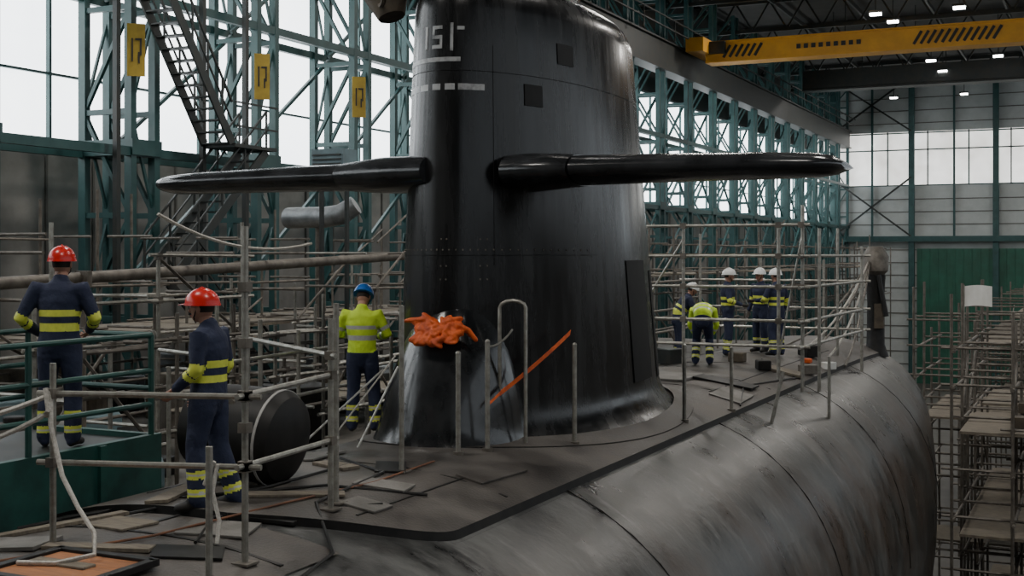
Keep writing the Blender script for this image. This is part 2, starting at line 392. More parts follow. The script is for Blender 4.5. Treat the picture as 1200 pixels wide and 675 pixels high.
b.box((hx,hy,.022),(.78,.66,.02),'wood'); b.box((hx-.1,hy+.05,.04),(.5,.12,.02),'plank')
b.done('deck_hatch',sub,bevel=.006)

# sail
SX=-6.75; ZT=5.32
def sail(th,z,off=0):
    s=max(0,z)/5.3
    hw=1.27-.28*s;hl=3.15-.60*s;cy=15.15-.32*s
    if z<.45: fl=.20*(1-max(z,-.05)/.45)**2.2; hw+=fl;hl+=fl
    if z>4.92:
        q=min(1,(z-4.92)/.4); k=math.sqrt(max(0,1-q*q))*.30-.30; hw+=k;hl+=k
    x=SX+hw*math.sin(th); y=cy-hl*math.cos(th)
    nx_=math.sin(th)/hw; ny_=-math.cos(th)/hl; l=math.hypot(nx_,ny_)
    return V((x+off*nx_/l,y+off*ny_/l,z))
b=B(); n=96; zs=[-.5,-.05,.0,.05,.1,.16,.23,.32,.45,.8,1.2,1.6,2,2.5,3,3.5,4,4.5,4.92,5.0,5.08,5.15,5.21,5.26,5.295,5.315,5.32]
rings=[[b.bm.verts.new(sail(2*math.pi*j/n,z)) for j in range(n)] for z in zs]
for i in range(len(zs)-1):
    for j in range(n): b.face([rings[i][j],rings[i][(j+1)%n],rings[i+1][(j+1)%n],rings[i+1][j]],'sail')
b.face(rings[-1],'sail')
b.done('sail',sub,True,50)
b=B()
rr=[]
for j in range(97):
    th=2*math.pi*j/96; p=sail(th,0,.0);q=sail(th,0,.28)
    zi=cz(p.x,p.y)+.05; zo=cz(q.x,q.y)+.012
    rr.append((V((p.x,p.y,zi)),V((q.x,q.y,zo)),V((q.x,q.y,zo-.06))))
for a,c in zip(rr[:-1],rr[1:]):
    for i in(0,1): b.face([b.bm.verts.new(a[i]),b.bm.verts.new(a[i+1]),b.bm.verts.new(c[i+1]),b.bm.verts.new(c[i])],'deck' if i==0 else 'rubber')
bmesh.ops.remove_doubles(b.bm,verts=b.bm.verts,dist=.001)
b.done('sail_skirt',sub,True,30)
b=B(); rings=[]; n=48
for i in range(23):
    t=i/22; z=-.2+2.0*t; w=math.sqrt(max(0,1-t**2.2)); base=.05+.80*w*(1-.24*t)
    rx=base*1.03; ry=base*1.0
    if i<5: rx+=.14*(1-i/5)**2; ry+=.2*(1-i/5)**2
    cyy=12.45+.12*t
    rings.append([b.bm.verts.new((SX+.05+.06*t+rx*math.sin(2*math.pi*j/n),cyy-ry*1.12*math.cos(2*math.pi*j/n),z)) for j in range(n)])
for i in range(22):
    for j in range(n): b.face([rings[i][j],rings[i][(j+1)%n],rings[i+1][(j+1)%n],rings[i+1][j]],'fairing')
b.face(rings[-1],'fairing')
o=b.done('bow_fairing',sub,True,75)
def panel(b,t0,t1,z0,z1,k,off=.008,edge=True):
    nu,nv=8,6
    f=lambda u,v,o=off: sail(math.radians(t0+(t1-t0)*u),z0+(z1-z0)*v,o)
    b.grid(f,nu,nv,k)
    if edge:
        for A in((lambda w:f(w,0),lambda w:f(w,0,-.01)),(lambda w:f(w,1),lambda w:f(w,1,-.01)),(lambda w:f(0,w),lambda w:f(0,w,-.01)),(lambda w:f(1,w),lambda w:f(1,w,-.01))):
            b.grid(lambda u,v:A[0](u) if v>.5 else A[1](u),8,1,k)
def pline(b,pts,r,k,off=.003):
    b.poly([sail(math.radians(t),z,off) for t,z in pts],r,k,5)
b=B()
panel(b,93,110,.45,2.05,'sailedge',.012)
panel(b,-45,26,3.98,4.05,'sailpatch',.006); panel(b,-42,14,4.30,4.35,'sailpatch',.006)
def glyph(t,z,segs):
    for a0,a1,b0,b1 in segs: panel(b,t+a0,t+a1,z+b0,z+b1,'sailpatch',.006)
glyph(-10,4.45,[(0,2,0,.26)])
glyph(-4,4.45,[(0,7,.22,.26),(0,1.6,.12,.26),(0,7,.11,.15),(5.4,7,0,.15),(0,7,0,.04)])
glyph(8,4.42,[(0,1.8,0,.32),(4,8,.24,.28)])
panel(b,44,52,3.85,4.1,'sailedge',.01); panel(b,60,68,4.4,4.65,'sailedge',.01)
panel(b,120,128,.4,1.9,'sailedge',.01)
pline(b,[(t,2.12) for t in range(-70,76,5)],.004,'sailedge')
pline(b,[(t,4.2) for t in range(-90,120,6)],.004,'sailedge')
pline(b,[(30,z*.5) for z in range(4,10)],.003,'sailedge')
for i in range(40):
    p=sail(math.radians(-62+i*3.4),2.18,.0); b.ell(p,(.011,.011,.011),'steel_dk',6,4)
for zz in(1.85,2.0,2.3):
    for t in(5,8,24,27): b.ell(sail(math.radians(t),zz,0),(.011,.011,.011),'steel_dk',6,4)
b.done('sail_panels',sub,True,40)
def foil(t):
    a=2*math.pi*t; x=(1+math.cos(a))/2; th=.5*(2.969*math.sqrt(max(x,0))-1.26*x-3.516*x*x+2.843*x**3-1.036*x**4)
    return x,(th if a<math.pi else -th)
def wing(b,secs,k):
    rings=[];n=32
    for X,yle,ch,th,z in secs:
        rings.append([b.bm.verts.new((X,yle+ch*foil(j/n)[0],z+th*foil(j/n)[1])) for j in range(n)])
    for i in range(len(rings)-1):
        for j in range(n): b.face([rings[i][j],rings[i][(j+1)%n],rings[i+1][(j+1)%n],rings[i+1][j]],k)
    b.face(rings[0],k);b.face(rings[-1],k)
for sg,nm in((1,'dive_plane_starboard'),(-1,'dive_plane_port')):
    b=B(); q=lambda d:SX+sg*d
    zp=3.07; e=0 if sg>0 else .18
    wing(b,[(q(1.52),12.38,1.62,.33,zp),(q(2.4),12.42,1.5,.31,zp),(q(3.6+e),12.5,1.32,.28,zp-.01),(q(4.1+e),12.55,1.22,.25,zp-.02),(q(4.26+e),12.64,1.05,.20,zp-.02),(q(4.36+e),12.85,.7,.08,zp-.02)],'plane')
    d0,y0=(.68,12.40) if sg>0 else (.12,12.02)
    wing(b,[(q(d0),y0,1.9,.42,zp),(q(.9),(y0+12.28)/2,1.95,.43,zp),(q(1.3),12.30,1.8,.38,zp),(q(1.5),12.36,1.7,.35,zp)],'plane')
    b.done(nm,sub,True,50)
b=B(); b.tube((SX-.15,13.9,5.2),(SX-.15,13.9,7.4),.14,'steel_dk',14); b.tube((SX,14.6,5.2),(SX,14.6,7.8),.2,'plane',14); b.tube((SX+.1,15.6,5.2),(SX+.1,15.6,7.1),.12,'steel_dk',14)
b.loft([((SX,14.4,5.25),.62,1.5),((SX,14.4,5.6),.6,1.45),((SX,14.4,5.85),.45,1.2)],'plane',28)
b.tube((SX+.35,13.3,5.6),(SX+.75,13.1,5.5),.03,'steel',8)
b.done('sail_masts',sub,True,40)
b=B(); 
b.loft([((-7.75,12.9,5.0),.16,.2),((-7.85,12.9,5.25),.28,.26),((-7.8,12.95,5.6),.3,.3),((-7.7,13,6.1),.2,.2)],'brown',10)
b.beam((-7.2,13,5.2),(-7.9,13,5.4),.1,.1,'steel_dk'); b.poly(sag((-7.9,12.8,5.3),(-7.5,12.4,5.5),.3),.03,'brown')
b.done('tarped_equipment',sub,True,50)
b=B(); 
def hoop(b,p,dx,z0,z1,r=.022):
    p=V(p);dx=V(dx); a=p-dx/2;c=p+dx/2
    pts=[V((a.x,a.y,z0))]; 
    pts+=[V((a.x,a.y,z1-.08))]
    for i in range(1,6):
        w=i/6; pts.append(V((a.x,a.y,0)).lerp(V((c.x,c.y,0)),.5-.5*math.cos(w*math.pi))+V((0,0,z1-.08+.08*math.sin(w*math.pi))))
    pts+=[V((c.x,c.y,z1-.08)),V((c.x,c.y,z0))]; b.poly(pts,r,'steel',8)
hoop(b,(-5.86,12.33,0),(.26,.12,0),0.05,1.62)
b.done('grab_rail_hoop',sub,True,60)

def onb(x,y): return hull_z(x,y)+(H if y>8.2 and x<-4.87 else .012)
b=B()
for x,y,zt in((-6.02,11.35,1.1),(-5.88,11.75,1.2),(-5.40,13.0,1.1),(-5.05,16.0,.9),(-4.9,17.8,.75)):
    z=onb(x,y); b.tube((x,y,z-.03),(x,y,zt),.027,'steel',10); b.tube((x,y,z-.02),(x,y,z+.03),.06,'steel_dk',10); b.ell((x,y,zt),(.03,.03,.03),'steel',8,5)
b.poly(sag((-5.88,11.75,1.15),(-5.85,12.3,1.3),.05),.012,'steel')
b.done('deck_stanchion',sub,True,50)
b=B()
def ribbon(b,pts,w,k,dirv):
    dirv=V(dirv).normalized()*w/2; vs=[(b.bm.verts.new(V(p)+dirv),b.bm.verts.new(V(p)-dirv)) for p in pts]
    for a,c in zip(vs[:-1],vs[1:]): b.face([a[0],c[0],c[1],a[1]],k)
ribbon(b,sag((-5.58,13.30,1.22),(-5.90,12.1,.62),.02,10),.07,'orange',(0,.5,1))
ribbon(b,sag((-5.90,12.1,.62),(-5.98,11.95,.5),.0,3),.05,'orange',(0,.5,1))
o=b.done('ratchet_strap'); sm=o.modifiers.new('thick','SOLIDIFY'); sm.thickness=.006
# bunched life vest hung over the fairing
b=B(); rnd=random.Random(12)
for i in range(58):
    u=rnd.random(); v=rnd.random()**1.2
    x=-6.78+u*.48; z=1.42-.30*v*(1-.3*abs(u-.5)); y=11.86-.13*v+.12*abs(u-.5)
    R=Matrix.Rotation(rnd.uniform(-1.1,1.1),3,'Y')@Matrix.Rotation(rnd.uniform(-.5,.5),3,'X')
    b.ell((x,y,z),(rnd.uniform(.06,.13),.06,rnd.uniform(.022,.045)),'orange',10,7,R)
b.loft([((-7.05,12.0,1.38),.025,.02),((-6.9,11.9,1.40),.04,.03),((-6.7,11.86,1.41),.06,.035)],'orange',10,True,None,True)
b.loft([((-6.32,11.86,1.36),.05,.04),((-6.2,11.92,1.30),.05,.03),((-6.12,11.95,1.2),.03,.025)],'orange',10,True,None,True)
vm=bake(b,.011,1); vm.name='orange_life_vest'; vm.materials.clear(); vm.materials.append(M['orange'])
vo=bpy.data.objects.new('orange_life_vest',vm); bpy.context.collection.objects.link(vo)
b=B(); b.tube((-7.15,11.2,.07),(-6.95,11.7,.9),.012,'steel',5); b.tube((-7.75,11.0,.07),(-7.2,11.8,.85),.012,'steel',5); b.tube((-7.6,11.3,.06),(-7.1,11.9,1.0),.01,'rope',5); b.done('stay_cable')
b=B(); pts=[(-6.9,6.0),(-6.4,7.2),(-6.1,8.4),(-5.95,9.6),(-6.0,10.8)]
b.poly([(x,y,onb(x,y)+.015) for x,y in pts],.010,'hose',6); b.done('rubber_hose')
b=B()
for pts in([(-5.0,6.8),(-5.2,7.8),(-5.9,8.6),(-6.1,10),(-7.2,10.7)],[(-7.9,6.5),(-7.2,7.6),(-6.6,8.9),(-6.6,10.2)],[(-4.9,18.3),(-5.3,20),(-5,22.5),(-6,24)],[(-6.0,7.2),(-6.4,7.9),(-5.5,9.0)],[(-8.0,7.4),(-7.5,8.2),(-6.9,8.3),(-6.2,9.2),(-5.4,9.6)]):
    b.poly([(x,y,onb(x,y)+.02) for x,y in pts],.014,'rubber',6)
b.done('black_cable',None,True)

hd=empty('open_hatch_lid',(-6.92,9.15,.50)); hd.rotation_euler=(0,math.radians(6),math.radians(4))
b=B(); b.loft([((-.66,0,0),.28,.28),((-.60,0,0),.37,.37),((-.3,0,0),.41,.41),((.05,0,0),.43,.43),((.22,0,0),.43,.43)],'rubber',36); b.loft([((.22,0,0),.438,.438),((.245,0,0),.438,.438)],'ring',36)
b.loft([((.245,0,0),.43,.43),((.33,0,0),.38,.38),((.40,0,0),.25,.25),((.42,0,0),.1,.1)],'rubber',36)
b.box((-.1,-.0,-.41),(.5,.3,.10),'steel_dk'); b.done('lid',hd,True,30)
b=B(); b.tube((-.1,-.3,.3),(-.1,.3,.3),.03,'steel_dk'); b.loft([((-.70,0,0),.1,.1),((-.64,0,0),.12,.12)],'steel',16); b.done('hinge',hd)

pst=empty('shrouded_mooring_post',(-5.0,31.3,hull_z(-5,31.3)))
b=B(); b.loft([((0,0,-.1),.32,.32),((0,0,.2),.22,.22),((0,0,1.2),.2,.2),((0,0,1.9),.24,.24)],'rubber',14); b.loft([((0,0,1.85),.15,.15),((0,0,2.0),.3,.3),((0,0,2.35),.32,.32),((0,0,2.6),.18,.18)],'steel_dk',14); b.tube((-.35,-.1,1.7),(.1,-.1,2.2),.09,'rubber')
b.tube((.1,-.2,1.9),(.3,-.3,.9),.06,'rubber'); b.box((.12,-.2,.9),(.22,.14,.6),'brown'); b.ell((0,-.15,2.2),(.16,.1,.12),'steel_dk'); b.done('post',pst,True,40)
b=B()
for d in((-.9,-4.5),(-.6,-5.2),(-.3,-4.2),(.15,-4.8),(-1.5,-3.2)):
    e=(-5+d[0],31.3+d[1]); b.poly(sag((-5.1,31.1,2.0),(e[0],e[1],hull_z(*e)+.05),.35),.026,'rope' if d[0] in(-.9,-.3) else 'steel_dk',5)
b.done('mooring_rope')

# ------------------------------------------------------------------ scaffolds and rails
PR=.027
def clamp(b,p): b.box(p,(.075,.075,.07),'steel_dk')
b=B()
posts=[((-6.87,6.68),1.34),((-5.48,7.11),2.33),((-5.40,6.62),.84),((-5.72,8.55),1.6),((-5.80,8.75),1.72),((-6.02,10.2),1.64)]
for (x,y),z in posts:
    b.tube((x,y,onb(x,y)),(x,y,z),PR*.9,'steel',10); b.box((x,y,onb(x,y)+.01),(.14,.14,.015),'steel_dk')
def rail(a,c,r=.022,ext=.12):
    a=V(a);c=V(c);d=(c-a).normalized()*ext; b.tube(a-d,c+d,r,'steel',8); clamp(b,a);clamp(b,c)
rail((-6.87,6.68,1.12),(-5.48,7.11,1.12)); rail((-6.87,6.68,.62),(-5.48,7.11,.62)); rail((-5.48,7.11,1.13),(-5.72,8.55,1.14)); rail((-5.48,7.11,.63),(-5.72,8.55,.60))
rail((-5.72,8.55,1.30),(-7.6,9.9,1.30)); 
b.tube((-7.6,9.9,0.05),(-7.6,9.9,1.5),PR*.9,'steel',8)
for z in(1.9,1.5,.9): clamp(b,(-5.48,7.11,z))
b.done('deck_guard_rail')
b=B()
b.poly(sag((-7.9,5.6,.95),(-6.87,6.68,1.12),.12),.020,'rope'); b.poly(sag((-7.8,5.6,.78),(-6.87,6.68,1.0),.16),.020,'rope')
b.poly([(-6.87,6.66,1.15),(-6.83,6.62,.9),(-6.7,6.6,.55),(-6.5,6.55,.35),(-6.3,6.5,.2),(-6.2,6.4,.08),(-6.35,6.2,.05),(-6.6,6.1,.05)],.018,'rope')
b.poly([(-6.87,6.70,1.1),(-6.92,6.66,.95),(-6.85,6.62,1.0),(-6.9,6.64,1.16)],.022,'rope')
b.poly([(-5.66,7.03,.64),(-5.68,7.0,.45),(-5.62,7.0,.25),(-5.6,6.95,.1)],.016,'rope'); b.poly([(-5.7,7.05,.64),(-5.75,7.0,.5),(-5.68,7.02,.66)],.016,'rope')
b.done('tied_rope',None,True,60)
b=B(); b.poly(sag((-12,13.6,2.7),(-11.2,16.2,2.3),.25),.025,'rope'); b.done('hanging_rope')

def scaffold(name,x0,x1,nx,y0,y1,ny,z0,tops,levels,pk=.3,diag=.3,k='steel',seed=1,planks=(),r=.03):
    rnd=random.Random(seed); b=B()
    xs=[x0+(x1-x0)*i/nx for i in range(nx+1)]; ys=[y0+(y1-y0)*i/ny for i in range(ny+1)]
    T={}
    for x in xs:
        for y in ys:
            t=rnd.choice(tops)+rnd.uniform(-.15,.15); T[x,y]=t
            kk=k if rnd.random()<.7 else 'steel_dk'
            b.tube((x,y,z0),(x+rnd.uniform(-.03,.03),y,t),r,kk,6)
    for z in levels:
        for x in xs:
            for a,c in zip(ys[:-1],ys[1:]):
                if rnd.random()>pk and min(T[x,a],T[x,c])>z-.1:
                    b.tube((x+.04,a-.2,z+rnd.uniform(-.03,.03)),(x+.04,c+.2,z),r*.9,k if rnd.random()<.6 else 'steel_dk',6); b.box((x+.02,a,z),(.09,.09,.09),'steel_dk')
        for y in ys:
            for a,c in zip(xs[:-1],xs[1:]):
                if rnd.random()>pk: b.tube((a-.2,y+.04,z+.05),(c+.2,y+.04,z+.05),r*.9,k if rnd.random()<.6 else 'steel_dk',6)
    for x in xs:
        for a,c in zip(ys[:-1],ys[1:]):
            if rnd.random()<diag:
                zz=rnd.choice(levels); b.tube((x,a,zz),(x,c,zz+rnd.choice((-1.2,1.2))),r*.8,'steel_dk',6)
    for z in planks:
        for i in range(ny):
            if rnd.random()<.8: b.box(((x0+x1)/2,(ys[i]+ys[i+1])/2,z),(abs(x1-x0)*.92,(ys[i+1]-ys[i])*.95,.05),'plank')
    return b.done(name)
b=B(); b.box((-15,24,-1.15),(7.6,40,.35),'concrete'); 
for Y in range(6,44,5):
    for X in(-18,-12): b.box((X,Y,-4.9),(.35,.35,7.2),'green')
b.done('work_platform')
scaffold('pipe_scaffold',-11.7,-13.4,1,9.5,24.5,8,-.97,(1.2,2.0,2.6,1.6),(-.3,.3,.9,1.5,2.1),.25,.35,seed=2,planks=(-.35,))
scaffold('pipe_scaffold',-14.8,-17.6,2,12,36,10,-.97,(1.8,2.6,3.2,1.4),(0,.8,1.6,2.4),.3,.3,'steel_dk',seed=5,planks=(.75,))
scaffold('pipe_scaffold',-10.4,-11.1,1,10.5,19,7,ZF,(.7,1.2,1.5),(-.2,.4,1.0),.2,.3,seed=11)
scaffold('pipe_scaffold',-10.7,-12.5,1,45,72,12,ZF,(1.6,2.6,3.0),(0,.8,1.6,2.4),.25,.4,'steel_dk',seed=8,planks=(1.5,),r=.035)
scaffold('pipe_scaffold',-11.4,-13.5,1,26,42,7,-.97,(1.6,2.6,3.0),(0,.8,1.6,2.4),.25,.4,'steel_dk',seed=9,planks=(1.5,),r=.035)
b=B(); b.tube((-12.9,11.0,1.73),(-12.6,21.5,2.1),.085,'steel_dk',14); 
for y in(13,16.5,20): b.box((-12.8,y,1.72+.035*(y-11)),(.22,.1,.22),'steel_dk'); b.tube((-12.8,y,-.97),(-12.8,y,1.75),.04,'steel_dk')
b.done('service_pipe',None,True,40)
b=B(); rnd=random.Random(4)
for i in range(75):
    x=rnd.uniform(-17.5,-11.6);y=rnd.uniform(11,30);h=rnd.uniform(.2,1.1)
    k=rnd.choice(('steel_dk','concrete','rubber','plank','darksteel','hvac','brown','rubber','foil'))
    if rnd.random()<.3: b.tube((x,y,-.97),(x,y,-.97+h),rnd.uniform(.12,.3),k,14)
    else: b.box((x,y,-.97+h/2),(rnd.uniform(.3,1.2),rnd.uniform(.3,1.0),h),k,Matrix.Rotation(rnd.uniform(0,3),3,'Z'))
b.done('equipment_crates',None,bevel=.02)
b=B()
def T(a,c,r=.028,k='steel'): b.tube(a,c,r,k,8)
for x,y,t in((-8.3,21.8,2.75),(-6.9,21.8,2.7),(-5.15,21.8,2.7),(-4.75,21.9,3.0),(-4.6,22.6,2.6),(-8.3,27.5,2.6),(-6.9,27.5,2.4),(-5.2,27.5,2.7),(-4.6,27,2.3),(-5.9,29.5,2.0)):
    T((x,y,onb(x,y)),(x,y,t),.032)
for z in(2.65,2.1,1.55,.95,.5):
    T((-8.8,21.8,z),(-4.6,21.8,z))
    if z<2.5: T((-8.8,27.5,z),(-4.5,27.5,z))
    if z not in(2.65,): T((-4.72,21.5,z),(-4.6,27.3,z)); T((-8.3,21.5,z),(-8.3,28,z),.028,'steel_dk')
T((-4.75,21.9,2.5),(-5.15,21.8,.3),.02); T((-8.3,21.8,.2),(-6.9,21.8,2.4),.022)
for x in(-8.3,-6.9,-5.15,-4.75):
    for z in(2.65,2.1,1.55,.95): b.box((x,21.8,z),(.1,.1,.1),'steel_dk')
b.box((-6.9,21.95,2.12),(3.4,.25,.05),'plank')
T((-4.15,21.2,hull_z(-4.15,21.2)),(-4.15,21.2,.4)); T((-4.5,18.6,hull_z(-4.5,18.6)),(-4.35,18.7,.35))
b.done('deck_scaffold')
b=B()
for x,y,s,k in((-5.6,22.5,.3,'rubber'),(-6.3,23.3,.3,'brown'),(-5.0,23.5,.3,'steel_dk'),(-5.5,26,.4,'rubber'),(-7.5,22.8,.5,'darksteel'),(-4.9,25,.25,'paper'),(-7.4,20.2,.35,'rubber'),(-5.3,24.9,.16,'orange')):
    b.box((x,y,onb(x,y)+s*.3),(s,s*.8,s*.6),k,Matrix.Rotation(x*3,3,'Z'))
b.done('tool_box',None,bevel=.02)
scaffold('pipe_scaffold',-2.55,.6,3,24.8,33.0,5,ZF,(.9,1.4,.5,1.0),(-7,-5.9,-4.9,-3.9,-2.9,-2.0,-1.2,-.4,.3),.2,.35,'steel_dk',seed=21,planks=(-5.6,-3.2,-1.25),r=.03)
scaffold('pipe_scaffold',-4.6,.6,4,35.2,41,3,ZF,(.3,1.2,-.2,.8),(-7,-5.9,-4.9,-3.9,-2.9,-2.0,-1.2,-.4,.3),.2,.4,'steel_dk',seed=33,planks=(-5.6,-2.3),r=.035)
scaffold('pipe_scaffold',-4.5,6,4,46,80,10,ZF,(.5,-1,-2),(-6,-4,-2,0),.2,.35,'steel_dk',seed=22,planks=(-4,-1),r=.04)
b=B(); b.grid(lambda u,v:(-2.55+u*.55,27.0+.03*math.sin(u*6),1.05+v*.42+.03*math.sin(u*3)),6,4,'paper'); b.tube((-2.55,27,0),(-2.55,27,1.5),.02,'steel',6); b.done('notice_sheet')
b=B()
for y in(25.6,28,31): b.box((-1.2,y,-1.08),(.7,.4,.2),'brown'); b.box((.0,y+1,-3.0),(.9,.6,.3),'brown')
b.done('timber_packing')
b=B()
for Y in range(-6,32,4):
    b.box((XC,Y,-7.95),(2.6,.7,1.1),'concrete')
    for s in(-1,1): b.beam((XC+s*1.6,Y,ZF),(XC+s*2.7,Y,-6.3),.4,.5,'green')
b.done('cradle_block')

gw=empty('green_gangway')
b=B(); b.box((-9.0,5.4,.31),(1.6,7.8,.08),'darksteel'); b.box((-8.2,5.4,.10),(.08,7.8,.62),'green2'); b.box((-9.8,5.4,.0),(.08,7.8,.5),'green2'); b.box((-9.0,9.3,.1),(1.6,.08,.6),'green2')
for y in(2.5,4.5,6.5,8.5): b.box((-8.15,y,.1),(.06,.08,.6),'green2')
b.box((-9.0,5.4,-.3),(.3,7.8,.3),'green2')
for y in(2.2,8.9):
    for x in(-8.5,-9.7): b.box((x,y,-.45-(3.9 if x<-9 else 0)),(.16,.16,1.0 if x>-9 else 8),'green2')
b.done('deck',gw)
b=B()
for X in(-8.2,-9.8):
    for z in(1.36,1.02,.7): b.tube((X,1.5,z),(X,9.2,z),.026,'green2',8)
    for y in(1.6,3.1,4.6,6.1,7.7,9.2): b.tube((X,y,.3),(X,y,1.36),.028,'green2',8)
for z in(1.36,.85): b.tube((-8.2,9.2,z),(-9.8,9.2,z),.026,'green2',8)
b.done('handrail',gw,True,40)
b=B()
for x,y,t in((-8.2,10.3,1.25),(-8.5,11.3,1.4),(-8.9,12.6,1.2),(-8.3,13.8,1.1),(-9.2,10.6,.9)):
    b.tube((x,y,hull_z(x,y)),(x,y,t),.025,'steel',8)
for z in(.5,1.0): b.tube((-8.2,10.0,z),(-8.6,14.0,z),.022,'steel',8); b.tube((-8.1,10.3,z+.05),(-9.6,10.9,z+.05),.022,'steel',8)
b.done('port_guard_rail')

def stairs(b,a,c,w=.8):
    a=V(a);c=V(c);n=int(abs(a.z-c.z)/.24)
    for dx in(-w/2,w/2):
        o=V((dx,0,0)); b.beam(a+o,c+o,.05,.22,'darksteel'); b.beam(a+o+V((0,0,.95)),c+o+V((0,0,.95)),.045,.045,'darksteel'); b.beam(a+o+V((0,0,.5)),c+o+V((0,0,.5)),.035,.035,'darksteel')
        for i in range(0,n+1,3): p=a.lerp(c,i/n)+o; b.beam(p,p+V((0,0,.95)),.04,.04,'darksteel')
    for i in range(n+1): b.box(a.lerp(c,i/n),(w,.24,.03),'darksteel')
b=B(); stairs(b,(-18.5,20.6,8.2),(-18.5,23.0,4.7)); b.box((-18.5,23.8,4.65),(1,1.6,.08),'darksteel'); stairs(b,(-18.5,24.3,4.6),(-18.5,21.0,1.6)); stairs(b,(-18.0,21.2,1.5),(-18.0,24.0,-.9))
for z in(5.1,5.65): b.beam((-18,23,z),(-18,24.6,z),.04,.04,'darksteel')
for y in(20.2,23,24.6): b.box((-18.95,y,0),(.12,.12,17),'darksteel')
b.done('steel_staircase')
b=B(); b.box((-13.9,20.9,3.98),(.75,.5,.5),'hvac'); 
for i in range(4): b.box((-13.9,20.63,3.84+i*.09),(.65,.03,.03),'darksteel')
for x in(-14.2,-13.6): b.box((x,20.9,1.4),(.07,.07,4.75),'darksteel')
b.done('air_handling_unit',None)
b=B(); b.loft([((-15.6,21.7,2.9),.22,.22),((-14.6,21.6,2.9),.22,.22),((-14.2,21.6,2.95),.22,.22),((-13.9,21.7,3.15),.2,.2)],'foil',16)
b.tube((-14.8,21.65,-.97),(-14.8,21.65,2.7),.06,'steel_dk'); b.done('ventilation_duct',None,True,60)

